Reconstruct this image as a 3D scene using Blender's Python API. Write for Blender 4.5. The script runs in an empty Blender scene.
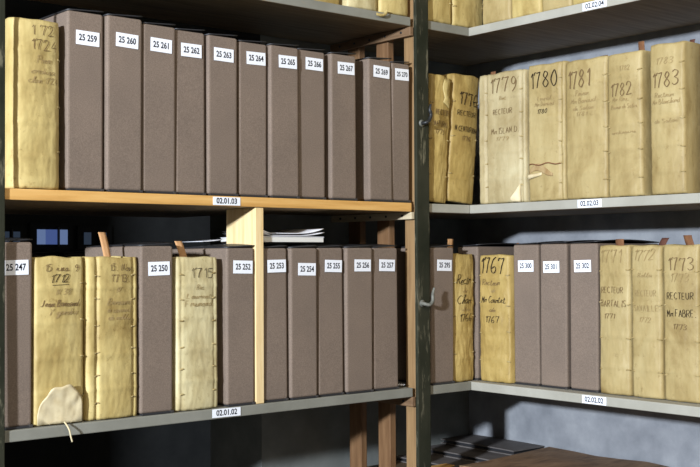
import bpy, bmesh, math, random
from mathutils import Vector, Matrix, noise

# ------------------------------------------------------------------ camera, light, exposure
Z0 = 0.90                                   # height of the lower shelf above the floor
SC = bpy.context.scene
COL = SC.collection
F, YAW, PIT, ROL = 1133.8, 0.69672, 0.0210, -0.00512
CAM = Vector((-2.2092, -2.1347, 0.3358 + Z0))
fw = Vector((math.sin(YAW)*math.cos(PIT), math.cos(YAW)*math.cos(PIT), math.sin(PIT)))
r0 = fw.cross(Vector((0, 0, 1))).normalized(); u0 = r0.cross(fw)
rt = r0*math.cos(ROL) + u0*math.sin(ROL); up = -r0*math.sin(ROL) + u0*math.cos(ROL)
cd = bpy.data.cameras.new('camera'); cam = bpy.data.objects.new('camera', cd); COL.objects.link(cam)
cam.matrix_world = Matrix(((rt.x, up.x, -fw.x, CAM.x), (rt.y, up.y, -fw.y, CAM.y), (rt.z, up.z, -fw.z, CAM.z), (0, 0, 0, 1)))
cd.sensor_width = 36; cd.lens = F*36/700; cd.clip_start = 0.05; cd.clip_end = 60
SC.camera = cam
vs = SC.view_settings
vs.view_transform = 'Standard'; vs.look = 'None'; vs.gamma = 1; vs.use_curve_mapping = False
vs.exposure = 0.0

w = bpy.data.worlds.new('world'); SC.world = w; w.use_nodes = True
w.node_tree.nodes['Background'].inputs[0].default_value = (1.0, 0.93, 0.82, 1)
w.node_tree.nodes['Background'].inputs[1].default_value = 0.16

def aim(o, d): o.rotation_euler = Vector(d).to_track_quat('-Z', 'Y').to_euler()
sl = bpy.data.lights.new('window_daylight', 'AREA'); win = bpy.data.objects.new('window_daylight', sl); COL.objects.link(win)
sl.energy = 690; sl.shape = 'RECTANGLE'; sl.size = 0.28; sl.size_y = 0.22; sl.color = (0.80, 0.88, 1.0)
win.location = (-6.1, -2.33, Z0 + 1.305); aim(win, Vector((-0.2, -0.1, Z0 + 0.42)) - Vector(win.location))
al = bpy.data.lights.new('ceiling_lamp', 'AREA'); lamp = bpy.data.objects.new('ceiling_lamp', al); COL.objects.link(lamp)
al.energy = 40; al.shape = 'RECTANGLE'; al.size = 1.6; al.size_y = 1.0; al.color = (1.0, 0.86, 0.66)
lamp.location = (-1.9, -3.0, 2.95); aim(lamp, Vector((-0.55, 0, 1.3)) - Vector(lamp.location))

random.seed(5)

# ------------------------------------------------------------------ materials
def new_mat(name):
    m = bpy.data.materials.new(name); m.use_nodes = True
    return m, m.node_tree.nodes, m.node_tree.links, m.node_tree.nodes['Principled BSDF']
def ramp(n, l, fac, stops):
    r = n.new('ShaderNodeValToRGB'); l.new(fac, r.inputs[0])
    e = r.color_ramp.elements
    while len(e) < len(stops): e.new(0.5)
    for i, (p, c) in enumerate(stops): e[i].position = p; e[i].color = (*c, 1)
    return r.outputs[0]
def tex(n, l, scale, detail=4, rough=0.6, stretch=None, dist=0.0):
    tc = n.new('ShaderNodeTexCoord'); t = n.new('ShaderNodeTexNoise')
    src = tc.outputs['Object']
    mp = n.new('ShaderNodeMapping'); l.new(src, mp.inputs[0]); src = mp.outputs[0]
    if stretch: mp.inputs['Scale'].default_value = stretch
    oi = n.new('ShaderNodeObjectInfo'); mul = n.new('ShaderNodeVectorMath'); mul.operation = 'SCALE'
    mul.inputs[0].default_value = (7.3, 11.1, 5.7); l.new(oi.outputs['Random'], mul.inputs['Scale']); l.new(mul.outputs[0], mp.inputs['Location'])
    l.new(src, t.inputs['Vector'])
    t.inputs['Scale'].default_value = scale; t.inputs['Detail'].default_value = detail
    t.inputs['Roughness'].default_value = rough; t.inputs['Distortion'].default_value = dist
    return t.outputs['Fac']
def mix(n, l, a, b, fac, mode='MIX'):
    x = n.new('ShaderNodeMix'); x.data_type = 'RGBA'; x.blend_type = mode
    for s, v in ((6, a), (7, b), (0, fac)):
        if hasattr(v, 'is_linked'): l.new(v, x.inputs[s])
        else: x.inputs[s].default_value = v if s == 0 else (*v, 1)
    return x.outputs[2]
def bump(n, l, b, h, strength, dist=0.002):
    u = n.new('ShaderNodeBump'); u.inputs['Strength'].default_value = strength; u.inputs['Distance'].default_value = dist
    l.new(h, u.inputs['Height']); l.new(u.outputs[0], b.inputs['Normal'])

def mat_noise(name, stops, scale, rough=0.8, detail=5, stretch=None, bstr=0.2, dist=0.0, spec=0.3):
    m, n, l, b = new_mat(name)
    f = tex(n, l, scale, detail, 0.6, stretch, dist)
    l.new(ramp(n, l, f, stops), b.inputs['Base Color']); b.inputs['Roughness'].default_value = rough
    b.inputs['Specular IOR Level'].default_value = spec
    if bstr: bump(n, l, b, f, bstr)
    return m
def mat_card(name, c, amt=0.22):
    m, n, l, b = new_mat(name)
    f = tex(n, l, 420, 3, 0.7); g = tex(n, l, 9, 3)
    lo = tuple(x*(1-amt) for x in c); hi = tuple(x*(1+amt) for x in c)
    a = ramp(n, l, f, [(0.33, lo), (0.67, hi)])
    k = ramp(n, l, g, [(0.3, (0.92, 0.92, 0.92)), (0.7, (1.06, 1.05, 1.04))])
    l.new(mix(n, l, a, k, 1.0, 'MULTIPLY'), b.inputs['Base Color']); b.inputs['Roughness'].default_value = 0.75
    b.inputs['Specular IOR Level'].default_value = 0.25
    bump(n, l, b, f, 0.12, 0.0006)
    return m
def mat_vellum(name, light, mid, dark, blotch=0.5):
    m, n, l, b = new_mat(name)
    big = tex(n, l, 9, 5, 0.62, (1, 1, 0.7), 0.6)
    a = ramp(n, l, big, [(0.30, dark), (0.50, mid), (0.72, light)])
    st = tex(n, l, 34, 4, 0.6, (1.0, 1.0, 0.14))               # vertical rubbing
    a = mix(n, l, a, ramp(n, l, st, [(0.35, (0.80, 0.76, 0.66)), (0.62, (1.08, 1.08, 1.08))]), 0.6, 'MULTIPLY')
    sp = tex(n, l, 60, 4, 0.75)                                # small soiled spots
    a = mix(n, l, a, ramp(n, l, sp, [(0.26, (0.42, 0.34, 0.22)), (0.40, (1, 1, 1))]), blotch, 'MULTIPLY')
    l.new(a, b.inputs['Base Color']); b.inputs['Roughness'].default_value = 0.55
    b.inputs['Specular IOR Level'].default_value = 0.35
    bump(n, l, b, tex(n, l, 55, 5, 0.6, (1, 1, 0.6)), 0.6, 0.002)
    return m
def mat_flat(name, c, rough=0.7, spec=0.3, metal=0):
    m, n, l, b = new_mat(name); b.inputs['Base Color'].default_value = (*c, 1)
    b.inputs['Roughness'].default_value = rough; b.inputs['Specular IOR Level'].default_value = spec; b.inputs['Metallic'].default_value = metal
    f = tex(n, l, 120, 2); bump(n, l, b, f, 0.05, 0.0005)
    return m
def mat_wood(name, c1, c2, c3, stretch=(1.2, 18, 18), scale=4, rough=0.6):
    return mat_noise(name, [(0.28, c1), (0.5, c2), (0.74, c3)], scale, rough, 6, stretch, 0.15, 0.4)
def mat_worn_paint(name, paint, paint2, bare, scale=26, thr=0.66, stretch=(1, 1, 0.35)):
    m, n, l, b = new_mat(name)
    f = tex(n, l, scale, 6, 0.7, stretch); g = tex(n, l, 7, 4)
    a = ramp(n, l, g, [(0.35, paint), (0.65, paint2)])
    k = ramp(n, l, f, [(thr-0.05, (0, 0, 0)), (thr+0.05, (1, 1, 1))])
    l.new(mix(n, l, a, bare, k), b.inputs['Base Color']); b.inputs['Roughness'].default_value = 0.75
    b.inputs['Specular IOR Level'].default_value = 0.15
    bump(n, l, b, f, 0.25, 0.002)
    return m
def mat_pages(name, c1, c2):
    m, n, l, b = new_mat(name)
    f = tex(n, l, 6, 3, 0.6, (140, 4, 4))
    l.new(ramp(n, l, f, [(0.3, c1), (0.7, c2)]), b.inputs['Base Color']); b.inputs['Roughness'].default_value = 0.9
    return m

M = {}
M['card'] = mat_card('archive_card', (0.194, 0.147, 0.113))
M['card_dark'] = mat_card('archive_card_dark', (0.045, 0.040, 0.037))  # file and tabs are dark card; rear boxes get it as shade
M['lid'] = mat_flat('black_lid_paper', (0.022, 0.022, 0.024), 0.45, 0.5)
M['label'] = mat_flat('label_paper', (0.86, 0.88, 0.92), 0.6)
M['print'] = mat_flat('printed_ink', (0.008, 0.009, 0.016), 0.95, 0.02)
M['v_cream'] = mat_vellum('vellum_cream', (0.47, 0.377, 0.185), (0.397, 0.303, 0.133), (0.264, 0.185, 0.069), 0.5)
M['v_pale'] = mat_vellum('vellum_pale', (0.511, 0.445, 0.268), (0.443, 0.364, 0.201), (0.315, 0.241, 0.114), 0.5)
M['v_white'] = mat_vellum('vellum_whitish', (0.638, 0.574, 0.343), (0.553, 0.47, 0.257), (0.394, 0.31, 0.146), 0.5)
M['v_gold'] = mat_vellum('vellum_gold', (0.508, 0.379, 0.144), (0.408, 0.287, 0.091), (0.254, 0.163, 0.045), 0.6)
M['v_yellow'] = mat_vellum('vellum_yellow', (0.603, 0.483, 0.21), (0.497, 0.382, 0.147), (0.316, 0.218, 0.07), 0.65)
M['v_edge'] = mat_noise('vellum_torn_edge', [(0.3, (0.56, 0.45, 0.25)), (0.7, (0.72, 0.62, 0.40))], 40, 0.6)
M['pages'] = mat_pages('page_edges', (0.42, 0.34, 0.21), (0.70, 0.61, 0.43))
M['ink'] = mat_flat('brown_black_ink', (0.035, 0.024, 0.014), 0.8, 0.1)
M['ink_brown'] = mat_flat('brown_ink', (0.17, 0.11, 0.05), 0.8, 0.1)
M['ink_faded'] = mat_flat('faded_ink', (0.33, 0.235, 0.105), 0.8, 0.1)
M['slip_tan'] = mat_noise('tan_paper_slip', [(0.3, (0.50, 0.27, 0.12)), (0.7, (0.62, 0.36, 0.17))], 30, 0.8)
M['slip_brown'] = mat_noise('brown_paper_slip', [(0.3, (0.13, 0.055, 0.025)), (0.7, (0.24, 0.11, 0.045))], 60, 0.8)
M['slip_dark'] = mat_noise('dark_paper_slip', [(0.3, (0.06, 0.025, 0.018)), (0.7, (0.13, 0.05, 0.03))], 60, 0.8)
M['grey_paint'] = mat_worn_paint('grey_shelf_paint', (0.20, 0.195, 0.16), (0.255, 0.25, 0.21), (0.40, 0.29, 0.15), 18, 0.70, (0.5, 1, 1))
M['cool_paint'] = mat_worn_paint('pale_grey_shelf_paint', (0.34, 0.325, 0.27), (0.41, 0.395, 0.335), (0.30, 0.225, 0.14), 18, 0.72, (1, 0.5, 1))
M['orange_wood'] = mat_wood('varnished_board', (0.52, 0.27, 0.07), (0.66, 0.37, 0.11), (0.75, 0.46, 0.16))
M['pine'] = mat_wood('pale_pine', (0.70, 0.49, 0.22), (0.80, 0.60, 0.31), (0.86, 0.69, 0.40), (16, 16, 1.4))
M['red_wood'] = mat_wood('reddish_wood', (0.125, 0.062, 0.026), (0.185, 0.098, 0.044), (0.25, 0.14, 0.066), (20, 20, 1.6))
M['tan_wood'] = mat_wood('tan_upright_wood', (0.20, 0.115, 0.05), (0.29, 0.175, 0.078), (0.36, 0.225, 0.105), (20, 20, 1.6))
M['bearer_wood'] = mat_wood('bearer_wood', (0.13, 0.075, 0.038), (0.19, 0.112, 0.058), (0.26, 0.16, 0.088), (18, 1.6, 18))
M['pale_strip'] = mat_wood('pale_bearer_wood', (0.48, 0.39, 0.25), (0.58, 0.49, 0.33), (0.66, 0.57, 0.40), (18, 1.6, 18))
M['post'] = mat_worn_paint('dark_green_post_paint', (0.016, 0.018, 0.010), (0.034, 0.034, 0.021), (0.16, 0.145, 0.095), 55, 0.60, (1, 1, 0.16))
M['wall'] = mat_noise('grey_plaster', [(0.3, (0.19, 0.20, 0.215)), (0.5, (0.25, 0.26, 0.275)), (0.72, (0.33, 0.34, 0.35))], 11, 0.9, 7, None, 0.35)
M['wall_shaded'] = mat_noise('shaded_grey_plaster', [(0.3, (0.15, 0.158, 0.145)), (0.5, (0.18, 0.19, 0.175)), (0.72, (0.22, 0.23, 0.21))], 11, 0.9, 7, None, 0.35)  # the grey plaster darkened in colour for the shade behind the shelves
M['wall_unlit'] = mat_noise('unlit_room_plaster', [(0.3, (0.014, 0.015, 0.015)), (0.7, (0.024, 0.025, 0.024))], 8, 0.95)  # near-black colour puts the far room's lack of light into its walls
M['floor'] = mat_noise('stone_floor', [(0.3, (0.03, 0.027, 0.023)), (0.7, (0.055, 0.05, 0.043))], 5, 0.85)
M['ceiling'] = mat_noise('ceiling_plaster', [(0.3, (0.42, 0.39, 0.34)), (0.7, (0.5, 0.47, 0.42))], 5, 0.9)
M['folder'] = mat_noise('dark_grey_portfolio', [(0.3, (0.105, 0.092, 0.085)), (0.7, (0.15, 0.135, 0.125))], 20, 0.7)
M['brown_board'] = mat_noise('brown_stained_board', [(0.28, (0.11, 0.062, 0.032)), (0.5, (0.22, 0.13, 0.068)), (0.75, (0.32, 0.205, 0.115))], 12, 0.7, 6, (1, 2.5, 1), 0.3, 0.6)
M['underside'] = mat_wood('raw_brown_underside', (0.17, 0.12, 0.07), (0.26, 0.19, 0.115), (0.36, 0.27, 0.17))
M['bench'] = mat_wood('bench_wood', (0.10, 0.065, 0.035), (0.15, 0.10, 0.055), (0.20, 0.14, 0.08))
M['paper'] = mat_noise('white_paper', [(0.3, (0.80, 0.80, 0.84)), (0.7, (0.90, 0.90, 0.93))], 20, 0.8, bstr=0.05)
M['booklet'] = mat_noise('booklet_page_edge', [(0.3, (0.60, 0.58, 0.52)), (0.7, (0.78, 0.76, 0.71))], 5, 0.8, 3, (1, 1, 160), 0.1)
M['iron_dark'] = mat_flat('dark_iron', (0.035, 0.036, 0.036), 0.45, 0.5, 0.5)
M['iron_painted'] = mat_noise('chipped_hook_paint', [(0.3, (0.06, 0.062, 0.05)), (0.7, (0.22, 0.215, 0.18))], 70, 0.5)
M['stain'] = mat_noise('rust_stain', [(0.3, (0.27, 0.16, 0.06)), (0.7, (0.46, 0.34, 0.17))], 40, 0.7)
def mat_emit(name, c, s):
    m, n, l, b = new_mat(name); b.inputs['Base Color'].default_value = (0, 0, 0, 1)
    b.inputs['Emission Color'].default_value = (*c, 1); b.inputs['Emission Strength'].default_value = s
    return m
M['pane_blue'] = mat_emit('dusk_window_pane', (0.16, 0.26, 0.72), 0.33)
M['pane_pale'] = mat_emit('pale_dusk_window_pane', (0.26, 0.38, 0.72), 0.42)
M['pane_dim'] = mat_emit('dim_window_pane', (0.10, 0.15, 0.24), 0.20)

# ------------------------------------------------------------------ helpers
def link(name, me, mat=None, parent=None, loc=None):
    o = bpy.data.objects.new(name, me); COL.objects.link(o)
    for m in (mat if isinstance(mat, (list, tuple)) else [mat] if mat else []): me.materials.append(m)
    if parent: o.parent = parent
    if loc is not None: o.location = loc
    return o
def thing(name, label, cat, loc=(0, 0, 0), rz=0.0, group=None, ry=0.0, rx=0.0):
    o = bpy.data.objects.new(name, None); COL.objects.link(o); o.empty_display_size = 0.05
    o.location = loc; o.rotation_euler = (rx, ry, rz)
    return tag(o, label, cat, group)
def tag(o, label, cat, group=None):
    o['label'] = label; o['category'] = cat
    if group: o['group'] = group
    return o
def struct(o, label=None):
    o['kind'] = 'structure'
    if label: o['label'] = label
    return o
def box_mesh(name, x0, x1, y0, y1, z0, z1, bev=0.0, seg=2, warp=None, cuts=0):
    bm = bmesh.new(); bmesh.ops.create_cube(bm, size=1)
    for v in bm.verts:
        v.co = Vector(((x0+x1)/2 + v.co.x*(x1-x0), (y0+y1)/2 + v.co.y*(y1-y0), (z0+z1)/2 + v.co.z*(z1-z0)))
    if cuts: bmesh.ops.subdivide_edges(bm, edges=bm.edges[:], cuts=cuts, use_grid_fill=True)
    elif bev: bmesh.ops.bevel(bm, geom=bm.edges[:], offset=bev, segments=seg, affect='EDGES', profile=0.5)
    if warp:
        for v in bm.verts: v.co = warp(v.co)
    me = bpy.data.meshes.new(name); bm.to_mesh(me); bm.free()
    return me
def box(name, dims, mat, parent=None, bev=0.0, **k):
    o = link(name, box_mesh(name, *dims, bev=bev, **k), mat, parent)
    return o
def smooth(me):
    for p in me.polygons: p.use_smooth = True
def tube_mesh(name, pts, r, n=8):
    bm = bmesh.new(); rings = []
    for i, p in enumerate(pts):
        a = pts[max(0, i-1)]; b = pts[min(len(pts)-1, i+1)]
        t = (Vector(b)-Vector(a)).normalized(); s = t.orthogonal().normalized() if i == 0 else (s - t*s.dot(t)).normalized()
        q = t.cross(s); rr = r[i] if isinstance(r, (list, tuple)) else r
        rings.append([bm.verts.new(Vector(p) + (s*math.cos(k*2*math.pi/n) + q*math.sin(k*2*math.pi/n))*rr) for k in range(n)])
    for A, B in zip(rings, rings[1:]):
        for k in range(n): bm.faces.new((A[k], A[(k+1) % n], B[(k+1) % n], B[k]))
    bm.faces.new(rings[0][::-1]); bm.faces.new(rings[-1])
    bmesh.ops.recalc_face_normals(bm, faces=bm.faces[:])
    me = bpy.data.meshes.new(name); bm.to_mesh(me); bm.free(); smooth(me)
    return me
def catmull(P, k=5):
    out = []
    for i in range(len(P)-1):
        p0 = P[max(i-1, 0)]; p1 = P[i]; p2 = P[i+1]; p3 = P[min(i+2, len(P)-1)]
        for j in range(k):
            t = j/k
            out.append(tuple(0.5*((2*b) + (c-a)*t + (2*a-5*b+4*c-d)*t*t + (-a+3*b-3*c+d)*t**3) for a, b, c, d in zip(p0, p1, p2, p3)))
    out.append(tuple(P[-1])); return out
def sheet_mesh(name, fn, nu, nv, th):
    """thin sheet with real thickness; fn(u,v)->Vector"""
    bm = bmesh.new(); g = [[Vector(fn(i/nu, j/nv)) for j in range(nv+1)] for i in range(nu+1)]
    nr = [[None]*(nv+1) for _ in range(nu+1)]
    for i in range(nu+1):
        for j in range(nv+1):
            a = g[min(i+1, nu)][j]-g[max(i-1, 0)][j]; b = g[i][min(j+1, nv)]-g[i][max(j-1, 0)]
            c = a.cross(b); nr[i][j] = c.normalized() if c.length > 1e-12 else Vector((0, -1, 0))
    A = [[bm.verts.new(g[i][j]) for j in range(nv+1)] for i in range(nu+1)]
    B = [[bm.verts.new(g[i][j]-nr[i][j]*th) for j in range(nv+1)] for i in range(nu+1)]
    for i in range(nu):
        for j in range(nv):
            bm.faces.new((A[i][j], A[i+1][j], A[i+1][j+1], A[i][j+1])); bm.faces.new((B[i][j], B[i][j+1], B[i+1][j+1], B[i+1][j]))
    rim = [(i, 0) for i in range(nu)] + [(nu, j) for j in range(nv)] + [(i, nv) for i in range(nu, 0, -1)] + [(0, j) for j in range(nv, 0, -1)]
    for (a, b), (c, d) in zip(rim, rim[1:]+rim[:1]): bm.faces.new((A[a][b], B[a][b], B[c][d], A[c][d]))
    bmesh.ops.recalc_face_normals(bm, faces=bm.faces[:])
    me = bpy.data.meshes.new(name); bm.to_mesh(me); bm.free(); smooth(me)
    return me

# printed labels: card with raised print, one mesh (front faces -Y, x to the reader's right)
def text_mesh(s, size, squeeze=0.82):
    cu = bpy.data.curves.new('t', 'FONT'); cu.body = s; cu.size = size; cu.align_x = 'CENTER'; cu.align_y = 'CENTER'
    cu.offset = size*0.022; cu.resolution_u = 3
    o = bpy.data.objects.new('t', cu); COL.objects.link(o)
    dg = bpy.context.evaluated_depsgraph_get(); me = bpy.data.meshes.new_from_object(o.evaluated_get(dg))
    bpy.data.objects.remove(o); bpy.data.curves.remove(cu)
    for v in me.vertices: v.co = Vector((v.co.x*squeeze, 0, v.co.y))
    return me
def print_label(name, s, w, h, size, parent, loc, rot=0.0, rz=0.0, squeeze=0.82):
    bm = bmesh.new(); t = text_mesh(s, size, squeeze)
    bm.from_mesh(t); bpy.data.meshes.remove(t)
    for v in bm.verts: v.co.y = -0.0011
    for f in bm.faces: f.material_index = 1
    bmesh.ops.recalc_face_normals(bm, faces=bm.faces[:])
    c = bmesh.ops.create_cube(bm, size=1)['verts']
    for v in c: v.co = Vector((v.co.x*w, v.co.y*0.0008 - 0.0004, v.co.z*h))
    me = bpy.data.meshes.new(name); bm.to_mesh(me); bm.free()
    o = link(name, me, [M['label'], M['print']], parent, loc); o.rotation_euler = (0, rot, rz)
    return o

# pen-drawn writing
GLY = {
 '0': '~3,8 1,6 0,3 2,0 4,1 5,4 4,7 3,8', '1': '1,6 3,8 3,0', '2': '~0,6 1,8 4,8 5,6 3,3 0,0|0,0 6,0.5', '3': '~0,7 2,8 5,7 4,5 2,4.2 5,3 5,1 2,0 0,1',
 '4': '4,8 0,3 6,3|4,6 4,0', '5': '5,8 1,8 1,5|~1,5 4,5 5,3 4,0.5 0,0', '6': '~5,8 2,6.4 0,3 1,0.4 3.5,0 5,1.6 3.6,3.2 0.6,2.2', '7': '~0,6.6 1,8 3,7.6 6,8|~6,8 4,4 3,0',
 '8': '~3,4.4 1,6 3,8 5,6.5 3,4.4 0.5,2 3,0 5.5,2 3,4.4', '9': '~5,6 3,8 1,7 1,5 3,4 5,6 4.6,3 2,0', '.': '1,0 1.6,0.6', ':': '1,0 1.5,0.5|1,3 1.5,3.5',
 'A': '0,0 3,8 6,0|1,3 5,3', 'B': '0,0 0,8|~0,8 4,8 4,5 0,4.3|~0,4.3 5,4 5,0.5 0,0', 'C': '~6,7 3,8 0,5 0,3 3,0 6,1', 'D': '0,0 0,8|~0,8 4,7.5 6,4 4,0.5 0,0',
 'E': '5,8 0,8 0,0 5,0|0,4 4,4', 'F': '5,8 0,8 0,0|0,4 4,4', 'G': '~6,7 3,8 0,4 3,0 6,1 6,4|6,4 4,4', 'I': '2,0 2,8|1,0 3,0|1,8 3,8', 'J': '~4,8 4,2 2,0 0,1', 'L': '0,8 0,0 5,0',
 'M': '0,0 0.5,8 3,2 5.5,8 6,0', 'N': '0,0 0,8 5,0 5,8', 'O': '~3,8 0,5 1,1 3,0 5.5,3 5,7 3,8', 'P': '0,0 0,8|~0,8 5,8 5,4.5 0,4', 'R': '0,0 0,8|~0,8 5,8 5,4.5 0,4|2,4 6,0',
 'S': '~5,7 3,8 0,6.5 2,4.4 5,3 4,0 0,0.5', 'T': '0,8 6,8|3,8 3,0', 'U': '~0,8 0,2 2.5,0 5,2 5,8', 'V': '0,8 3,0 6,8', 'Y': '0,8 3,4 6,8|3,4 2,0',
 'a': '~5,3.5 2,4 0,2 2,0 5,3 5,0.3 6,0.4', 'b': '~0,2 3,7 2,8 1,3 2,0 5,2 3,4 2,3', 'c': '~5,3.5 2,4 0,2 2,0 6,0.6', 'd': '~5,3 2,4 0,2 2,0 5,3 6,8|~5.4,4 5,0.3 6,0.4', 'e': '~0,1.5 4,2.5 3,4 1,3 1,0.5 6,0.6',
 'f': '~1,1 5,7 4,8 3,4 2,-3 1,-2 4,1', 'g': '~5,3.5 2,4 0,2 2,0.3 5,3 4,-3 1,-3 6,0.6', 'i': '~0,1 2,4 2,0.4 5,0.8|2.4,6 2.8,6.3', 'l': '~0,1 4,7 3,8 2,2 3,0 6,0.8', 'm': '~0,0 1,4 1,0|~1,2 3,4 3,0|~3,2 5,4 5,0.4 6,0.5',
 'n': '~0,0 1,4 1,0|~1,2 4,4 4,0.4 6,0.5', 'o': '~3,4 0,2 2,0 5,2 3,4 6,3.4', 'r': '~0,0 1,4 2,3 5,4 4,1 6,0.6', 's': '~0,0.6 3,4 4,1 2,0 0,0.6|4,0.6 6,0.6', 't': '~2,7 1.5,1 3,0 6,0.8|0,5 4,5.3', 'u': '~0,4 0.5,0.5 3,0.5 4,4|~4,4 4.3,0.4 6,0.6',
 'v': '~0,3.5 1.5,0 4,4 6,3.4', 'y': '~0,4 1,1 4,3.5|~5,4 3,-2 0,-3', '-': '0,3 4,3', '/': '0,0 4,8', 'h': '~0,0 4,7.6 3,8 1,0|~1,2 4,4 4,0.4 6,0.5',
}
def pen_strokes(s, x, z, h, slant, jit, rng, adv):
    out = []; k = h/8
    for ch in s:
        if ch == ' ': x += 0.45*h; continue
        cwid = k*(0.78 if ch.islower() else 0.72)*adv
        dz = rng.uniform(-jit, jit)*h
        for st in GLY.get(ch, '0,0 3,0').split('|'):
            sm = st[0] == '~'; P = [tuple(float(q) for q in p.split(',')) for p in st.lstrip('~').split()]
            if sm: P = catmull(P, 4)
            out.append([(x + a*cwid + b*k*slant, z + b*k + dz) for a, b in P])
        x += (3.0 if ch in '1.:I' else 7.0 if not ch.islower() else 6.0)*cwid + 0.11*h*(0 if ch.islower() else 1)
    return out, x
def inscription(lines, surf, parent, wspine, seed):
    """lines: (text, z of the baseline, height, ink, slant, widthfraction, x centre offset)"""
    rng = random.Random(seed); by = {}
    for text, z, h, ink, slant, frac, xo in lines:
        if text == '_':
            S = [[(-frac*wspine/2 + xo, z), (frac*wspine/2 + xo, z+0.001)]]
        else:
            S, xe = pen_strokes(text, 0, z, h, slant, 0.05, rng, 1.0)
            xs = [p[0] for st in S for p in st]; a, b = min(xs), max(xs)
            sx = frac*wspine/(b-a)
            S = [[((p[0]-(a+b)/2)*sx + xo, p[1]) for p in st] for st in S]
        by.setdefault((text, z, ink), []).append((S, h))
    for (_t, _z, ink), packs in by.items():
        bm = bmesh.new()
        for S, h in packs:
            pw = max(0.0013, h*(0.085 if h < .018 else .064))*(0.85 if ink == 'ink_faded' else 1.0)
            for st in S:
                P = []
                for a, b in zip(st, st[1:]):
                    n = max(1, int(math.dist(a, b)/0.004))
                    P += [(a[0]+(b[0]-a[0])*i/n, a[1]+(b[1]-a[1])*i/n) for i in range(n)]
                P.append(st[-1]); prev = None
                for i, p in enumerate(P):
                    a = P[max(0, i-1)]; b = P[min(len(P)-1, i+1)]
                    d = Vector((b[0]-a[0], b[1]-a[1])); d = d.normalized() if d.length else Vector((1, 0))
                    nx, nz = -d.y, d.x
                    hw = pw*(0.30 + 0.36*abs(d.y*0.87 + d.x*0.30)) * rng.uniform(0.85, 1.15)
                    q = []
                    for sg in (-1, 1):
                        X = p[0]+nx*hw*sg; Zv = p[1]+nz*hw*sg
                        q.append(bm.verts.new((X, surf(X, Zv)-0.0015, Zv)))
                    if prev: bm.faces.new((prev[0], q[0], q[1], prev[1]))
                    prev = q
        me = bpy.data.meshes.new('inscription'); bm.to_mesh(me); bm.free()
        link('inscription', me, M[ink], parent)

# ------------------------------------------------------------------ the room
struct(box('floor', (-7, 2.2, -6, 2.8, -0.06, 0), M['floor']))
struct(box('ceiling', (-3.4, 2.2, -6, 2.8, 3.3, 3.4), M['ceiling']))
WY = 0.352; WX = 0.352; SH2T = Z0+0.70
struct(box('wall_left', (-0.44, WX+0.25, WY, WY+0.25, 0, 3.3), M['wall_shaded']))
struct(box('light_block_upper', (-1.80, -0.4405, WY, WY+0.25, SH2T, 3.3), M['wall_unlit']))  # added wall piece that stops lamp light showing on the far wall
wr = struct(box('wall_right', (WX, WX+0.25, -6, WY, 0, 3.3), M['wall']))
struct(box('wall_back', (-3.4, 2.2, 2.6, 2.8, 0, 3.3), M['wall_unlit']))
struct(box('light_block_side', (-2.3, -2.1, 0.69, 2.6, 0, 3.3), M['wall_unlit']))  # added out of view to block daylight from the far room
# small dusk-lit windows in the wall of the dark room behind the shelves
def far_window(n, x0, x1, z0, z1, panes):
    o = struct(box('window_%d' % n, (x0-0.03, x1+0.03, 2.585, 2.602, z0-0.03, z1+0.03), M['wall_unlit']))
    for a, b, m in panes:
        box('pane', (x0+(x1-x0)*a, x0+(x1-x0)*b, 2.578, 2.586, z0, z1), M[m], o)
    box('mullion', (x0+(x1-x0)*0.66, x0+(x1-x0)*0.71, 2.57, 2.587, z0-0.01, z1+0.01), M['lid'], o)
    return o
def fx(px): return -0.06 + (px-39)*0.0046
far_window(1, fx(-6), fx(22), Z0+0.405, Z0+0.455, [(0.05, 0.6, 'pane_dim'), (0.74, 0.98, 'pane_dim')])
far_window(2, fx(39), fx(70), Z0+0.400, Z0+0.466, [(0, 0.26, 'pane_pale'), (0.28, 0.65, 'pane_blue'), (0.72, 1, 'pane_pale')])
far_window(3, fx(88), fx(112), Z0+0.400, Z0+0.455, [(0, 0.3, 'pane_dim'), (0.74, 1, 'pane_dim')])

# ------------------------------------------------------------------ shelving
T = 0.023
SH1, SH2, SH3, SHL = Z0, Z0+0.475, Z0+0.955, Z0-0.262
XP = -0.20
def raw_under(o):
    o.data.materials.append(M['underside'])
    for p in o.data.polygons:
        if p.normal.z < -0.8: p.material_index = 1
unit = thing('shelving_unit', 'tall wooden shelving unit with dark green posts, holding boxes 25 247 to 25 270', 'shelving', (-0.75, 0.17, 0))
off = Vector((-0.75, 0.17, 0))
def U(name, d, mat, par=None, bev=0.002):
    o = box(name, d, mat, None, bev)
    o.data.transform(Matrix.Translation(-off)); o.parent = par or unit
    if 'shelf' in name: raw_under(o)
    return o
s1 = U('shelf', (-1.75, -0.215, 0, 0.335, SH1-T, SH1), M['grey_paint'])
s2 = U('shelf', (-1.75, -0.215, 0, 0.335, SH2-T, SH2), M['orange_wood'])
s3 = U('shelf', (-1.75, -0.215, 0, 0.335, SH3-T, SH3), M['grey_paint'])
s0 = U('shelf', (-0.155, 0.345, 0, 0.335, SHL-T, SHL), M['bench'])
for zt, mt in ((SH1, 'grey_paint'), (SH2, 'cool_paint'), (SH3, 'grey_paint')):
    U('shelf', (-0.157, -0.001, 0, 0.345, zt-T, zt), M[mt])
for zt in (SH1, SH2):                                       # boards of the rear side, back to back
    U('rear_shelf', (-1.75, -0.50, 0.345, 0.68, zt-T, zt), M['grey_paint'])
fp = U('front_post', (-0.2035, -0.1575, -0.007, 0.004, 0, 3.0), M['post'], bev=0.003)
lp = U('front_post', (-1.3185, -1.3055, -0.0065, -0.0005, 0, 3.0), M['post'], bev=0.002)
for y0, y1, m in ((0.0045, 0.042, 'tan_wood'), (0.104, 0.152, 'red_wood'), (0.222, 0.272, 'red_wood')):
    U('upright', (-0.201, -0.180, y0, y1, 0, 3.0), M[m])
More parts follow.
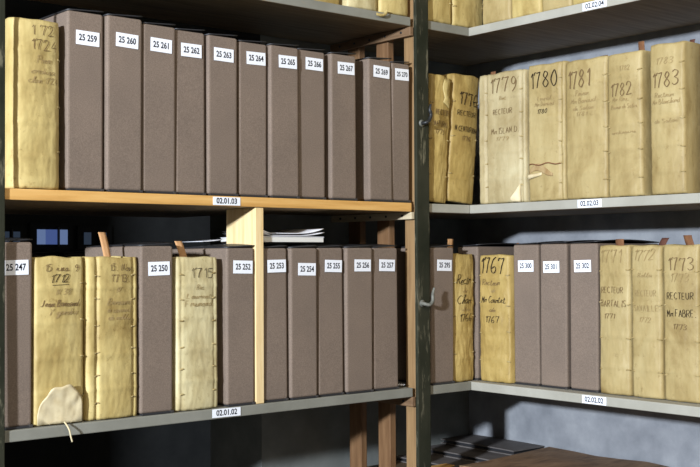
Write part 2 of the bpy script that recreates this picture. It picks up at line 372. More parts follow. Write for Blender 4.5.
for y0, y1 in ((0.002, 0.042), (0.222, 0.272), (0.64, 0.68)):
    U('upright', (-1.79, -1.752, y0, y1, 0, 3.0), M['red_wood'])
for zt, hh, m in ((SH1-T, 0.026, 'bearer_wood'), (SH2-T, 0.019, 'pale_strip'), (SH3-T, 0.024, 'bearer_wood')):
    b = U('bearer', (-0.2165, -0.2040, 0.001, 0.33, zt-hh, zt-0.0005), M[m])
    for k in range(5):
        me = tube_mesh('nail', [(-0.2165-off.x+0.001, 0.035+k*0.063-off.y, zt-hh/2), (-0.2185-off.x, 0.035+k*0.063-off.y, zt-hh/2)], 0.0032, 8)
        link('nail', me, M['iron_dark'], b)
# pine strut propping the middle board
U('divider', (-0.703, -0.680, 0.004, 0.125, SH1+0.0005, SH2-T-0.0005), M['pine'], bev=0.0015)
def hook(pts, mat):
    P = [Vector(p)+Vector((0.004, 0.0165, 0))-off for p in catmull(pts, 5)]
    link('hook', tube_mesh('hook', P, [0.0048]*(len(P)-8)+[0.0048-0.0003*i for i in range(8)], 10), mat, unit)
hook([(-0.192, -0.023, Z0+0.216), (-0.192, -0.034, Z0+0.215), (-0.188, -0.040, Z0+0.213), (-0.179, -0.042, Z0+0.214), (-0.171, -0.042, Z0+0.224), (-0.169, -0.040, Z0+0.240), (-0.163, -0.040, Z0+0.256)], M['iron_painted'])
hook([(-0.190, -0.023, Z0+0.682), (-0.189, -0.034, Z0+0.682), (-0.185, -0.040, Z0+0.684), (-0.177, -0.040, Z0+0.690), (-0.171, -0.040, Z0+0.704), (-0.175, -0.040, Z0+0.716), (-0.172, -0.040, Z0+0.731)], M['iron_dark'])
def plate(x, z):
    link('hook_plate', tube_mesh('hook_plate', [Vector((x, -0.0065, z))-off, Vector((x, -0.0100, z))-off], 0.009, 14), M['iron_painted'], unit)
plate(-0.188, Z0+0.216); plate(-0.186, Z0+0.682)
print_label('shelf_label', '02.01.03', 0.073, 0.0185, 0.0175, s2, Vector((-0.785, -0.0005, SH2-T/2))-off, squeeze=.93)
print_label('shelf_label', '02.01.02', 0.075, 0.0190, 0.0175, s1, Vector((-0.787, -0.0005, SH1-T/2+0.001))-off, rot=0.01, squeeze=.93)

unit2 = thing('shelving_unit', 'pale grey shelving unit along the plaster wall, meeting the green-posted unit in the corner', 'shelving', (0.17, -0.45, 0))
off2 = Vector((0.17, -0.45, 0))
def V(name, d, mat, par=None, bev=0.002):
    o = box(name, d, mat, None, bev); o.data.transform(Matrix.Translation(-off2)); o.parent = par or unit2
    if 'shelf' in name: raw_under(o)
    return o
for zt, txt, yc in ((SH1, '02.02.02', -0.409), (SH2, '02.02.03', -0.401), (SH3, '02.02.04', -0.422)):
    s = V('shelf', (0.0, 0.347, -1.30, 0.345, zt-T, zt), M['cool_paint'])
    print_label('shelf_label', txt, 0.072, 0.0195, 0.0175, s, Vector((-0.0005, yc, zt-T/2))-off2, rz=-math.pi/2, squeeze=.93)
V('shelf', (0.0, 0.347, -1.30, -0.002, SHL-T, SHL), M['bench'])
for x0 in (0.004, 0.30):
    V('upright', (x0, x0+0.045, -1.34, -1.3015, 0, 3.0), M['post'])

# ------------------------------------------------------------------ archive boxes
LABPOS = {'25 259': (-1.1222, 0.7922), '25 260': (-1.0350, 0.7966), '25 261': (-0.9500, 0.7970), '25 262': (-0.8714, 0.7955), '25 263': (-0.7883, 0.7943), '25 264': (-0.6967, 0.7967),
 '25 265': (-0.6102, 0.7969), '25 266': (-0.5253, 0.8016), '25 267': (-0.4291, 0.8009), '25 269': (-0.3164, 0.8029), '25 270': (-0.2445, 0.8037), '25 247': (-1.2776, 0.3190), '25 250': (-0.9558, 0.3137),
 '25 252': (-0.7387, 0.3149), '25 253': (-0.6399, 0.3163), '25 254': (-0.5544, 0.3079), '25 255': (-0.4693, 0.3148), '25 256': (-0.3797, 0.3155), '25 257': (-0.2941, 0.3150), '25 295': (-0.0963, 0.3134),
 '25 300': (-0.1571, 0.3107), '25 301': (-0.2427, 0.3086), '25 302': (-0.3428, 0.3112)}          # where each label is stuck: along the shelf, above the lower board
ORD = 'first second third fourth fifth sixth seventh eighth ninth tenth last'.split()
WHERE = {'25 247': 'between the outer green post and the 1712 volume', '25 250': 'between the volumes inked 1713 and 1715', '25 252': 'between the pale 1715 volume and the pine strut',
 '25 253': 'touching the pine strut, under the booklet', '25 254': 'second one past the pine strut', '25 255': 'third one past the pine strut', '25 256': 'second one before the black file', '25 257': 'beside the narrow black file',
 '25 295': 'behind the chipped hook on the green post', '25 300': 'beside the big inked 1767', '25 301': 'middle one of three between two vellum volumes', '25 302': 'beside the volume inked BARTALIS'}
for i, c in enumerate('259 260 261 262 263 264 265 266 267 269 270'.split()): WHERE['25 '+c] = '%s in the row on the orange board' % ORD[i]
def archive_box(code, w_, h_, face, a, zbase, d_=0.26, set_=0.010, lab=True, mat='card', label=None, tilt=0.0, lz=0.053, lx=None, lidrise=0.007, group=None):
    """face 'L': left edge at world x=a, front faces -Y. face 'R': left edge at world y=a, front faces -X."""
    rz = 0 if face == 'L' else -math.pi/2
    loc = (a+w_/2, set_, zbase) if face == 'L' else (set_, a-w_/2, zbase)
    t = thing('archive_box', label or 'grey-brown archive box labelled %s, %s' % (code, WHERE[code]), 'box', loc, rz, group or 'card archive boxes', ry=tilt)
    hw = w_/2; ph = random.random()*6
    def wob(c):
        return Vector((c.x, c.y - 0.0012*math.sin(ph + c.z*9)*(1 if c.y < 0.05 else 0), c.z))
    b = box('body', (-hw, hw, 0, d_, 0.0035, h_-0.003), M[mat], t, 0.0055, seg=3, warp=wob)
    # black lining flap that bows up over the top, and the black foot under the box
    def lidf(u, v):
        x = -hw+0.002 + (w_-0.001)*u; y = 0.0015 + (d_-0.004)*v
        return Vector((x, y, h_-0.001 + lidrise*(0.15+0.85*u)*math.sin(math.pi*min(1, 0.12+0.85*v))*0.9 + 0.0018*u))
    link('lid', sheet_mesh('lid', lidf, 6, 8, 0.0025), M['lid'], t)
    box('foot', (-hw+0.003, hw-0.0005, -0.0012, d_-0.003, 0.0, 0.0045), M['lid'], t, 0.001)
    tab = box('tab', (hw-0.007, hw+0.001, -0.0018, 0.010, 0.0, 0.006), M['card_dark'], t, 0.001)
    if lab:
        p, q = LABPOS[code]; lx_ = p-loc[0] if face == 'L' else loc[1]-p; lz = h_ - (q + Z0 - zbase)
        print_label('spine_label', code, 0.0525 if w_ > .07 else .046, 0.0295, 0.0185 if w_ > .07 else .0165, t, (lx_, -0.0014, h_-lz), rot=random.uniform(-0.03, 0.03), squeeze=0.80)
    return t
PROUD = {'25 260': .002, '25 261': .006, '25 263': .006, '25 265': .003, '25 267': .006, '25 269': .002, '25 270': .004, '25 254': .005, '25 256': .005, '25 250': .007, '25 252': .005, '25 295': .004}
upper = [('25 259', -1.167, .0815, .374, .040), ('25 260', -1.081, .083, .374, .043), ('25 261', -.9945, .0815, .368, .047), ('25 262', -.911, .0765, .366, .047),
         ('25 263', -.829, .0790, .364, .047), ('25 264', -.744, .0795, .360, .045), ('25 265', -.660, .0835, .361, .045), ('25 266', -.573, .0820, .361, .044),
         ('25 267', -.476, .0810, .362, .045), ('25 269', -.3580, .0780, .362, .048), ('25 270', -.2795, .0630, .360, .043)]
for c, x, w_, h_, lz in upper: archive_box(c, w_, h_, 'L', x, SH2+0.0005, lz=lz, set_=PROUD.get(c, .010), lidrise=0.013)
lower = [('25 247', -1.323, .0810, .372, .053), ('25 250', -1.000, .0800, .365, .048), ('25 252', -.782, .0765, .361, .045), ('25 253', -.678, .0705, .361, .044),
         ('25 254', -.602, .0805, .361, .053), ('25 255', -.5165, .0795, .362, .045), ('25 256', -.431, .0855, .362, .044), ('25 257', -.340, .0845, .362, .044), ('25 295', -.145, .0850, .363, .050)]
for c, x, w_, h_, lz in lower: archive_box(c, w_, h_, 'L', x, SH1+0.0005, lz=lz, set_=PROUD.get(c, .010), lidrise=0.008)
for c, y, w_, h_, lz, st in (('25 300', -.112, .0860, .369, .056, .045), ('25 301', -.203, .0870, .370, .060, .045), ('25 302', -.300, .0865, .370, .056, .045)):
    archive_box(c, w_, h_, 'R', y, SH1+0.0005, set_=st, lz=lz)
archive_box('', .078, .366, 'R', .084, SH1+0.0005, set_=.032, lab=False, label='unlabelled card archive box squeezed into the shelf corner behind volume 1767')
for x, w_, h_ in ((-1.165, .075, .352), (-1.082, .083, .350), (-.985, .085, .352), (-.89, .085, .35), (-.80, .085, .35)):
    archive_box('', w_, h_, 'L', x, SH1+0.0005, set_=.40, lab=False, mat='card_dark', label='archive box in a shade-darkened colour on the rear side of the shelf, behind the 1712 to 1715 volumes', group='shade-darkened boxes on the rear shelf')  # ordinary boxes coloured dark for the missing light back there
# narrow black folder beside 25 257
fo = thing('box_file', 'narrow black file standing between box 25 257 and the wooden upright', 'file', (-0.235, 0.05, SH1+0.0005))
box('case', (-0.0115, 0.0115, 0, 0.24, 0, 0.355), M['card_dark'], fo, 0.002)
box('pages', (-0.008, 0.008, 0.004, 0.236, 0.352, 0.357), M['pages'], fo)

# ------------------------------------------------------------------ vellum volumes
VOLS = []
def volume(name_label, w_, h_, face, a, zbase, mat, lines, set_=0.005, d_=0.25, bulge=0.005, rc=0.007, lean=0.0, seed=1, thongs=4, groove=0.0, bands=4, amp=0.0016, ragged=0.004, sides=(1, 1), group='vellum-bound registers', gl=None):
    rz = 0 if face == 'L' else -math.pi/2
    loc = (a+w_/2, set_, zbase) if face == 'L' else (set_, a-w_/2, zbase)
    hw = w_/2; NR = 64
    loc = (loc[0], loc[1], loc[2] + hw*abs(math.sin(lean)))
    t = thing('vellum_volume', name_label, 'book', loc, rz, group, ry=lean)
    zb = [h_*(i+0.9)/(bands+0.8) for i in range(bands)]
    def prof(x):
        q = min(1.0, abs(x)/hw); y = bulge*q*q
        e = hw-abs(x)
        if e < rc: y += (rc - math.sqrt(max(0, rc*rc-(rc-e)**2)))
        if groove:
            for gx in ((-hw+0.013) if gl is None else gl, hw-0.013):
                y += groove*(1.6 if gl is not None and gx < 0 else 1)*math.exp(-((x-gx)/0.0034)**2)
        return y
    def disp(x, z):
        v = Vector((x*14+seed*3.7, seed*1.3, z*9)); f = amp*noise.noise(v)*1.6 + amp*0.6*noise.noise(v*3.7) + amp*0.32*noise.noise(Vector((x*150+seed, 3.3, z*60)))
        f += 0.0017*sum(math.exp(-((z-b)/0.0042)**2) for b in zb)
        return -f*(1 - 0.5*max(0, (abs(x)-hw+0.006)/0.006))
    def surf(x, z): return prof(max(-hw*0.999, min(hw*0.999, x))) + disp(x, z)
    # plan outline: left side, rounded spine, right side
    pl = [(-hw, d_*(1-i/5)) for i in range(5)]
    ns = 58
    fr = [-hw*math.cos(math.pi*i/ns) if i < 6 or i > ns-6 else None for i in range(ns+1)]
    a0, a1 = fr[5], fr[ns-5]
    for i in range(6, ns-5): fr[i] = a0 + (a1-a0)*(i-5)/(ns-10)
    outline = pl + [(x, None) for x in fr] + [(hw, d_*(i+1)/5) for i in range(5)]
    bm = bmesh.new(); grid = []
    for x, y in outline:
        colv = []
        for j in range(NR+1):
            v = j/NR
            ztop = h_ + ragged*(noise.noise(Vector((x*26+seed, 2.2, (y or 0)*12)))*0.8 - 0.2)
            zz = ztop*v + (1-v)*0.0012*(1+noise.noise(Vector((x*60, seed, 0))))
            if y is None: p = Vector((x, surf(x, zz), zz))
            else: p = Vector((x*(1-0.012*(1+noise.noise(Vector((y*9+seed, zz*7, x*20))))), y, zz))
            if v > 0.93 and y is None: p.y += 0.0035*((v-0.93)/0.07)**2          # turned-in head cap
            if v < 0.05 and y is None: p.y += 0.0022*((0.05-v)/0.05)**2
            colv.append(bm.verts.new(p))
        grid.append(colv)
    for A, B in zip(grid, grid[1:]):
        for j in range(NR): bm.faces.new((A[j], B[j], B[j+1], A[j+1]))
    bmesh.ops.recalc_face_normals(bm, faces=bm.faces[:])
    me = bpy.data.meshes.new('cover'); bm.to_mesh(me); bm.free(); smooth(me)
    cov = link('cover', me, M[mat], t)
    so = cov.modifiers.new('thickness', 'SOLIDIFY'); so.thickness = 0.002; so.offset = -1
    # make sure the outside faces outwards (front polygons look to -y)
    s = sum(p.normal.y for p in me.polygons)
    if s > 0: me.flip_normals()
    box('page_block', (-hw+0.005, hw-0.005, bulge+0.016, d_-0.006, 0.004, h_-0.009), M['pages'], t, 0.0015)
    # laced-in sewing thongs that show at the joints
    rng = random.Random(seed*7+1)
    for sd in (-1, 1):
        if not sides[0 if sd < 0 else 1]: continue
        for k in range(thongs):
            z = h_*(k+0.75)/(thongs+0.5) + rng.uniform(-0.004, 0.004)
            xs = sd*(hw-0.013) if groove else sd*(hw-0.0045)
            if groove and sd < 0 and gl is not None: xs = gl
            P = []
            for i in range(5):
                x = xs + sd*(-0.0055 + i*0.0026); x = max(-hw+0.0006, min(hw-0.0006, x)); P.append((x, surf(x, z)-0.0010, z + 0.001*math.sin(i+k)))
            link('sewing_thong', tube_mesh('sewing_thong', P, [0.0010, 0.0017, 0.0020, 0.0017, 0.0010], 6), M['v_cream'], t)
    if lines: inscription(lines, surf, cov, w_, seed)
    t['_'] = 0; del t['_']
    VOLS.append((t, surf, w_, h_, d_)); return t, surf
I, B, Fd = 'ink', 'ink_brown', 'ink_faded'
def flapsheet(t, name, fn, nu, nv, mat, th=0.0012): return link(name, sheet_mesh(name, fn, nu, nv, th), M[mat], t)

# --- upper shelf, beside 25 259
volume('yellowed vellum volume inked 1724 standing beside box 25 259', .1065, .342, 'L', -1.284, SH2+.0005, 'v_yellow',
       [('1 72', .310, .020, B, 0, .44, .008), ('1724', .280, .021, B, 0, .52, .012), ('Prem', .254, .014, Fd, .2, .28, .010), ('ordina', .232, .012, Fd, .2, .50, .010), ('chan 1724', .213, .012, Fd, .2, .62, .010)],
       bulge=.010, rc=.018, seed=3, thongs=3, sides=(0, 1), set_=.004)
# --- lower shelf
v12, sf12 = volume('vellum volume inked 1712 with torn flap curling at its foot', .1075, .340, 'L', -1.2375, SH1+.0005, 'v_yellow',
       [('15 ins. 9', .310, .014, B, .1, .66, .004), ('1712', .287, .016, I, .25, .34, .0), ('_', .282, .01, I, 0, .34, .0), ('N 38', .263, .012, Fd, .3, .30, .006), ('Jean Barnard', .239, .013, B, .35, .78, .0), ('Y gardiu', .222, .013, Fd, .35, .56, .006)], bulge=.005, seed=5, set_=.006, thongs=4, ragged=.006, sides=(0, 1))
def flap(u, v):
    a = math.pi*(1.0-u); n = noise.noise(Vector((u*6+4, 1.7, 0)))
    rx = .0475*(1+.10*n); rzv = .078*(1+.16*n)
    x = -.001 + rx*math.cos(a)*(0.45+0.55*v)*(1 if math.cos(a) < 0 else 1.03); z = max(.0015, .003 + rzv*(abs(math.sin(a))**0.62)*v)
    out = .002 + .009*v**1.6*(0.35+0.65*math.sin(a)) + .0035*noise.noise(Vector((x*55, z*55, 3.1)))*v
    x = max(-.0515, min(.0525, x))
    return Vector((x, sf12(max(-.05, min(.05, x)), z) - max(.0012, out), z))
flapsheet(v12, 'torn_flap', flap, 30, 12, 'v_edge')
P = catmull([(.004, -.009, .006), (.006, -.016, .000), (.009, -.0215, -.010), (.012, -.021, -.022), (.016, -.020, -.034)], 4)
link('tie_string', tube_mesh('tie_string', P, 0.0017, 6), M['v_edge'], v12)
volume('vellum volume inked 1713 with pale joint strip, beside box 25 250', .121, .340, 'L', -1.1245, SH1+.0005, 'v_yellow',
       [('15. Nov', .310, .014, B, .1, .44, .018), ('1713.', .286, .016, B, 0, .36, .016), ('N', .264, .012, Fd, .3, .07, .010), ('Bernard', .239, .013, Fd, .35, .50, .014), ('a conseil', .223, .011, Fd, .35, .48, .014), ('de noblu', .207, .011, Fd, .35, .42, .012)], bulge=.006, rc=.010, seed=8, groove=.0035, gl=-.038, thongs=6, set_=.004, ragged=.006, sides=(1, 1))
volume('pale vellum volume inked 1715 between boxes 25 250 and 25 252', .111, .338, 'L', -.9115, SH1+.0005, 'v_white',
       [('1715', .292, .021, I, 0, .50, .010), ('Rec', .266, .011, Fd, .2, .18, .004), ('Laurent', .246, .011, Fd, .2, .60, .002), ('Fremond', .229, .013, Fd, .1, .66, .002)], bulge=.005, rc=.009, seed=12, thongs=6, set_=.005, groove=.0015)
volume('narrow golden vellum volume inked 1766 beside box 25 295', .083, .345, 'L', -.058, SH1+.0005, 'v_gold',
       [('Rectr', .262, .024, I, .35, .66, -.004), ('du', .240, .011, Fd, .3, .22, .0), ('Char', .209, .022, I, .35, .62, -.002), ('les', .190, .011, Fd, .3, .36, .004), ('1766', .162, .020, I, .1, .52, .004)],
       bulge=.006, seed=15, thongs=3, set_=.006, amp=.003, ragged=.007, d_=.22)
volume('golden vellum volume with large inked 1767 and cursive lines', .109, .341, 'R', -.002, SH1+.0005, 'v_gold',
       [('1767', .290, .042, I, .12, .74, .0), ('Recteur', .259, .015, B, .3, .58, -.008), ('de', .240, .011, Fd, .3, .16, .0), ('Mr Courtet', .212, .017, I, .3, .78, .0), ('de', .188, .011, B, .3, .22, .0), ('1767', .159, .017, I, .1, .42, .0)],
       bulge=.005, seed=17, thongs=4, set_=.026, amp=.003, ragged=.006)
volume('vellum volume inked RECTEUR BARTALIS 1771 beside box 25 302', .0905, .362, 'R', -.393, SH1+.0005, 'v_cream',
       [('1771', .318, .032, Fd, .15, .66, -.004), ('RECTEUR', .246, .014, B, 0, .70, -.004), ('BARTALIS', .213, .015, B, 0, .80, .0), ('1771', .184, .012, B, .2, .34, -.008)], bulge=.005, seed=20, thongs=4, set_=.038, amp=.0022, sides=(1, 1))
volume('vellum volume inked RECTEUR SAVAILLE 1772 between the 1771 and 1773 volumes', .0835, .360, 'R', -.4885, SH1+.0005, 'v_cream',
       [('1772', .324, .026, Fd, .35, .66, .0), ('Rolla', .285, .010, Fd, .2, .46, .0), ('RECTEUR', .240, .014, Fd, 0, .70, .0), ('SAVAILLE', .205, .014, Fd, 0, .80, .0), ('1772', .178, .012, Fd, .2, .36, .0)], bulge=.005, seed=22, thongs=4, set_=.038)
volume('vellum volume inked RECTEUR Mr FABRE 1773', .094, .361, 'R', -.5775, SH1+.0005, 'v_cream',
       [('1773', .301, .029, B, .0, .66, .004), ('1773', .275, .020, Fd, .25, .48, .002), ('RECTEUR', .235, .015, I, 0, .74, .0), ('Mr FABRE.', .195, .016, I, 0, .80, .002), ('1773', .166, .012, B, .1, .36, .0)], bulge=.005, seed=24, thongs=4, set_=.038)
volume('plain vellum volume standing beyond the 1773 volume', .09, .358, 'R', -.677, SH1+.0005, 'v_cream', [], bulge=.005, seed=25, set_=.045)
# --- upper shelf, corner and along the wall
vA, sA = volume('golden vellum volume with torn crumpled head beside the green post, inked 1775', .072, .343, 'L', -.154, SH2+.0005, 'v_gold',
       [('RECTEUR', .234, .014, B, 0, .66, .004), ('NATURAL.', .203, .014, B, 0, .72, .0), ('1775', .182, .012, B, .1, .40, -.004)], bulge=.005, seed=28, lean=.072, thongs=3, amp=.003, ragged=.012, d_=.24)
def crump(u, v):
    x = .002 + .026*u + .003*math.sin(v*7); z = .268 + .062*v - .014*u*(1-v)
    return Vector((x, sA(x, z) - .002 - .004*math.sin(math.pi*u)*(0.4+0.6*math.sin(v*6)**2), z))
flapsheet(vA, 'torn_flap', crump, 8, 10, 'v_yellow')
volume('leaning golden vellum volume inked 1776 RECTEUR', .100, .350, 'L', -.0775, SH2+.0005, 'v_gold',
       [('1776', .266, .034, I, .0, .62, .004), ('RECTEUR', .236, .013, I, 0, .66, .000), ('N.CENTURION', .193, .014, I, 0, .78, .0), ('1776', .169, .012, B, .1, .30, .002)], bulge=.005, seed=30, lean=.085, thongs=3, sides=(1, 1), ragged=.008, d_=.24, set_=.004)
v79, s79 = volume('cream vellum volume inked 1779 with wide joint and torn foot', .166, .346, 'R', -.0215, SH2+.0005, 'v_pale',
       [('1779', .292, .038, B, .06, .52, .012), ('Rent', .272, .010, Fd, .3, .14, .010), ('RECTEUR', .235, .013, B, 0, .40, .008), ('Mr ISLAN.D.', .184, .015, B, 0, .56, .016), ('1779', .165, .010, Fd, .2, .26, .010)], bulge=.005, seed=33, groove=.004, gl=-.053, thongs=5, set_=.007, sides=(1, 1))
def curl(u, v):
    x = .046 + .022*u; z = .002 + .048*v*(0.35+0.65*u)
    return Vector((x, s79(x, z) - .002 - .013*(1-u)*math.sin(math.pi*(0.2+0.6*v)), z))
flapsheet(v79, 'torn_corner', curl, 8, 8, 'v_edge')
v80, s80 = volume('cream vellum volume inked 1780 with torn strip and rust stain', .125, .349, 'R', -.1925, SH2+.0005, 'v_cream',
       [('1780', .288, .040, I, .0, .66, -.002), ('Laural', .256, .011, Fd, .25, .36, .0), ('Mr Durand', .242, .011, Fd, .2, .50, .0), ('1780', .223, .011, I, .2, .24, -.006)], bulge=.005, seed=35, groove=.004, gl=-.0595, thongs=6, set_=.007, sides=(0, 1))
def stain(u, v):
    x = -.055 + .082*u; z = .070 + .020*v*(0.35+0.65*math.sin(math.pi*u)) + .008*math.sin(u*5)
    return Vector((x, s80(x, z) - .0011, z))
flapsheet(v80, 'stain', stain, 12, 5, 'stain', 0.0006)
def strip(u, v):
    x = -.058 + .050*u; z = .056 + .014*v*(1-0.5*u) + .010*u
    return Vector((x, s80(x, z) - .0024 - .004*math.sin(math.pi*v)*(1-u), z))
flapsheet(v80, 'torn_strip', strip, 10, 5, 'v_edge')
P = [(-.058 + .108*i/14, s80(-.058+.108*i/14, .094+.003*math.sin(i))-.0012, .094+.0025*math.sin(i*0.9)) for i in range(15)]
link('tear_line', tube_mesh('tear_line', P, 0.0016, 5), M['slip_brown'], v80)
volume('cream vellum volume inked 1781 between the 1780 and 1782 volumes', .1255, .344, 'R', -.3195, SH2+.0005, 'v_cream',
       [('1781', .274, .043, B, .02, .54, -.016), ('Prieur', .254, .013, Fd, .2, .32, -.006), ('Mr Bonaud', .236, .012, Fd, .2, .62, -.004), ('de Salon', .219, .010, Fd, .2, .5, -.004), ('1781', .204, .010, Fd, .2, .26, -.006)], bulge=.005, seed=37, thongs=5, set_=.007, sides=(0, 1))
volume('cream vellum volume inked 1782 with a reddish slip at its head', .098, .342, 'R', -.448, SH2+.0005, 'v_cream',
       [('1782', .241, .030, B, .05, .60, -.006), ('1782', .300, .011, Fd, .1, .28, .006), ('Mr Roux', .228, .011, Fd, .2, .5, -.008), ('Prieur de Salon', .210, .010, Fd, .2, .76, .0), ('ordinaire', .150, .008, Fd, .1, .7, .0)], bulge=.005, seed=39, thongs=5, set_=.007, sides=(1, 1), bands=5)
volume('cream vellum volume inked 1783 beside the 1782 volume', .092, .348, 'R', -.568, SH2+.0005, 'v_cream',
       [('1783', .248, .034, B, .05, .72, .0), ('1783', .300, .015, Fd, .2, .46, .0), ('Recteur', .224, .011, Fd, .2, .56, -.004), ('Mr Blanchard', .209, .011, Fd, .1, .80, .0), ('de Salon', .165, .009, Fd, .1, .66, .0)], bulge=.005, seed=41, thongs=5, set_=.007, bands=5, sides=(0, 1))
volume('vellum volume standing beyond the 1783 volume', .09, .340, 'R', -.695, SH2+.0005, 'v_cream', [], bulge=.008, seed=43, set_=.03)
# --- top shelf: only the feet of these volumes show
k = 0
for x, w_, m, st, lb in ((-.575, .150, 'v_gold', .02, 'wide golden vellum volume on the top shelf, only its foot showing'),
                         (-.4130, .100, 'v_white', .006, 'pale vellum volume on the top shelf beside the wide golden one'),
                         (-.3085, .098, 'v_yellow', .002, 'yellow vellum volume on the top shelf above the hanging tie')):
    volume(lb, w_, .34, 'L', x, SH3+.0005, m, [], seed=50+k, bulge=.012, set_=st, group='top shelf volumes by the post'); k += 1
for x, w_, m, lb in ((-.150, .093, 'v_yellow', 'vellum volume on the top shelf touching the green post, above the torn 1775 volume'),
                     (-.052, .118, 'v_yellow', 'vellum volume on the top shelf at the shelf corner, above the leaning 1776 volume')):
    volume(lb, w_, .34, 'L', x, SH3+.0005, m, [], seed=50+k, bulge=.004, set_=.004, d_=.22, group='top shelf volumes in the corner'); k += 1
for n, (y, w_, m) in enumerate(((-.034, .1005, 'v_cream'), (-.1375, .102, 'v_yellow'), (-.243, .094, 'v_cream'), (-.339, .090, 'v_yellow'), (-.431, .095, 'v_cream'), (-.528, .10, 'v_cream'))):
    volume('vellum volume on the top shelf along the plaster wall, %s from the shelf corner' % ORD[n], w_, .34, 'R', y, SH3+.0005, m, [], seed=50+k, bulge=.006, set_=.010, group='top shelf volumes along the wall'); k += 1

# ------------------------------------------------------------------ paper slips in the volumes
def slip(label, world, w_, zlow, ztop, mat, face, bend=0.0, skew=0.0):
    """a paper marker standing in a volume; world = (x, y) of its foot"""
    t = thing('paper_slip', label, 'bookmark', (world[0], world[1], zlow), 0 if face == 'L' else -math.pi/2, 'paper slips')
    def fn(u, v):
        h = ztop-zlow
        return Vector((-w_/2 + w_*u + skew*v*h, bend*v*v*h + 0.002*math.sin(v*5), h*v))
    link('strip', sheet_mesh('strip', fn, 3, 8, 0.0006), M[mat], t)
z1, z2 = SH1, SH2
slip('long tan paper slip rising from the 1713 volume', (-1.045, .05), .017, z1+.30, z1+.392, 'slip_tan', 'L', .1, -.22)
slip('shorter tan paper slip tilting out of the pale 1715 volume', (-.852, .05), .019, z1+.30, z1+.374, 'slip_tan', 'L', .1, -.35)
slip('upright tan paper slip in the narrow 1766 volume', (-.038, .04), .021, z1+.31, z1+.384, 'slip_tan', 'L')
slip('dark red paper slip rising from the 1767 volume', (.075, -.085), .008, z1+.31, z1+.372, 'slip_brown', 'R', 0, .3)
slip('square brown paper slip behind the faint 1771 spine', (.07, -.437), .024, z1+.33, z1+.377, 'slip_brown', 'R')
slip('dark curled paper slip at the head of the 1772 volume', (.07, -.540), .020, z1+.33, z1+.378, 'slip_dark', 'R', .2, .45)
slip('tilted brown paper slip rising from the RECTEUR Mr FABRE volume', (.07, -.640), .022, z1+.33, z1+.383, 'slip_brown', 'R', 0, -.25)
slip('short brown paper slip at the head of the 1779 volume', (.035, -.050), .018, z2+.31, z2+.357, 'slip_brown', 'R', 0, .15)
slip('tiny dark paper slip between the torn 1780 volume and its neighbour', (.07, -.268), .010, z2+.31, z2+.360, 'slip_dark', 'R')
slip('slanting dark paper slip at the head of the 1781 volume', (.07, -.382), .022, z2+.31, z2+.357, 'slip_dark', 'R', 0, .3)
slip('reddish brown paper slip at the head of the 1782 volume', (.05, -.520), .017, z2+.31, z2+.371, 'slip_brown', 'R')
slip('thin dark paper slip at the head of the 1783 volume', (.07, -.632), .014, z2+.31, z2+.359, 'slip_dark', 'R', 0, .3)

# ------------------------------------------------------------------ papers lying on the boxes
bk = thing('booklet', 'cream booklet lying flat on boxes 25 253 to 25 255', 'booklet', (-.584, .105, z1+.3725))
box('page_block', (-.092, .094, -.085, .085, .0, .012), M['booklet'], bk, .001)
box('cover', (-.093, .095, -.086, .086, .0122, .0134), M['paper'], bk)
def loose(u, v, k):
    x = -.088 + .184*u; y = -.085 + .17*v
    return Vector((x, y, .001 + k*.003 + .014*max(0, u-.6)**2*6*(0.6+k*.3) + .010*max(0, .12-u)*6))
for k in range(2):
    o = link('paper_sheet', sheet_mesh('paper_sheet', lambda u, v: loose(u, v, k), 24, 4, .0012), M['paper'], None, (-.583+.003*k, .106+.006*k, z1+.3880+.0024*k))
    tag(o, ['lower white curled sheet, resting directly on the cream booklet', 'topmost white curled sheet of the papers over the cream booklet'][k], 'paper', 'loose sheets on the booklet')
o = link('paper_sheet', sheet_mesh('paper_sheet', lambda u, v: Vector((-.03+.06*u, -.05+.1*v, .002+.005*u*u)), 8, 4, .0012), M['paper'], None, (-.672, .20, z1+.3745))
o.location = (-.735, .19, z1+.3735)
tag(o, 'small white paper scrap lying on top of box 25 252', 'paper')
cr = sheet_mesh('paper_scrap', lambda u, v: Vector((.018*(u-.5), .014*(v-.5), .006+.006*noise.noise(Vector((u*4, v*4, 3))))), 8, 8, .0008)
tag(link('paper_scrap', cr, M['paper'], None, (-.232, .028, z1+.001)), 'crumpled white paper scrap at the foot of the black file', 'paper')
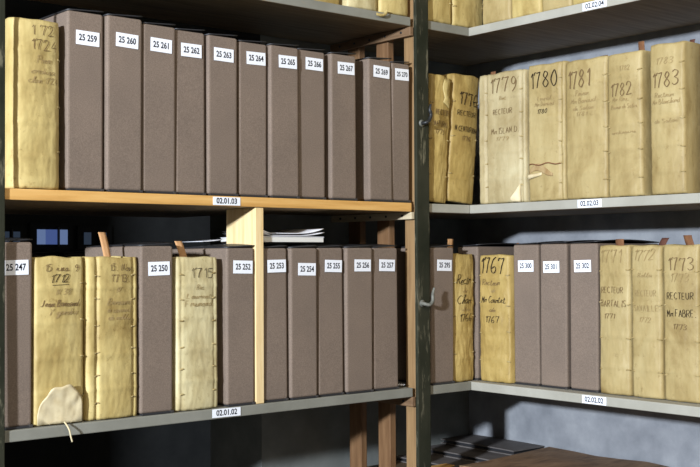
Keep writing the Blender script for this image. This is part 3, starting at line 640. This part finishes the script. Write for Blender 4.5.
# vellum tie hanging over the top shelf
P = catmull([(-.300, .010, SH3+.002), (-.302, -.004, SH3+.003), (-.306, -.0075, SH3-.004), (-.322, -.0085, SH3-.010), (-.338, -.006, SH3-.009)], 4)
tie = sheet_mesh('vellum_tie', lambda u, v: Vector(P[int(round(u*(len(P)-1)))]) + Vector((0, 0, .007*(v-.5))), len(P)-1, 2, .001)
tag(link('vellum_tie', tie, M['v_yellow']), 'stiff vellum tie hanging over the top shelf edge', 'tie')

# ------------------------------------------------------------------ things on the lowest board
def folder_warp(seed, arch):
    def f(c):
        return Vector((c.x, c.y, c.z + arch*(1-((c.y-0.0)/0.24)**2) + .002*noise.noise(Vector((c.x*9, c.y*9, seed)))))
    return f
zz = SHL+.0008
for i, (x0, x1, y0, y1) in enumerate(((.03, .335, .055, .338), (.125, .338, .050, .335), (.215, .346, .045, .338))):
    pf = thing('portfolio', ['bottom dark grey portfolio of the stack in the corner', 'middle dark grey portfolio of the stack in the corner', 'top dark grey portfolio of the stack against the plaster wall'][i], 'folder', ((x0+x1)/2, (y0+y1)/2, zz), 0, 'portfolios stacked in the corner')
    a, b = (x1-x0)/2, (y1-y0)/2
    box('back_board', (-a, a, -b, b, 0, .003), M['folder'], pf)
    box('papers', (-a+.008, a-.004, -b+.006, b-.004, .0032, .0108), M['lid'], pf)  # filling coloured black as the shaded gap between the boards
    box('front_board', (-a, a, -b, b, .011, .0142), M['folder'], pf, cuts=6, warp=lambda c, b=b: Vector((c.x, c.y, c.z + .0012*max(0, 1-(c.y/b)**2))))
    zz += .0158
br = thing('board', 'brown stained wooden board lying on the low shelf beside the grey portfolios', 'board', (.17, -.40, SHL+.0008))
box('plank', (-.225, .165, -.50, .405, 0, .046), M['brown_board'], br, cuts=10, warp=lambda c: Vector((c.x + .010*noise.noise(Vector((c.y*8, 1, 0))), c.y + .06*c.x, c.z*(1+.12*noise.noise(Vector((c.x*6, c.y*6, 2)))))))
bt = thing('wood_batten', 'short pale wood batten lying in front of the portfolios', 'wood', (.02, .20, SHL+.0008))
box('batten', (-.10, .025, -.09, -.055, 0, .018), M['orange_wood'], bt, .002)
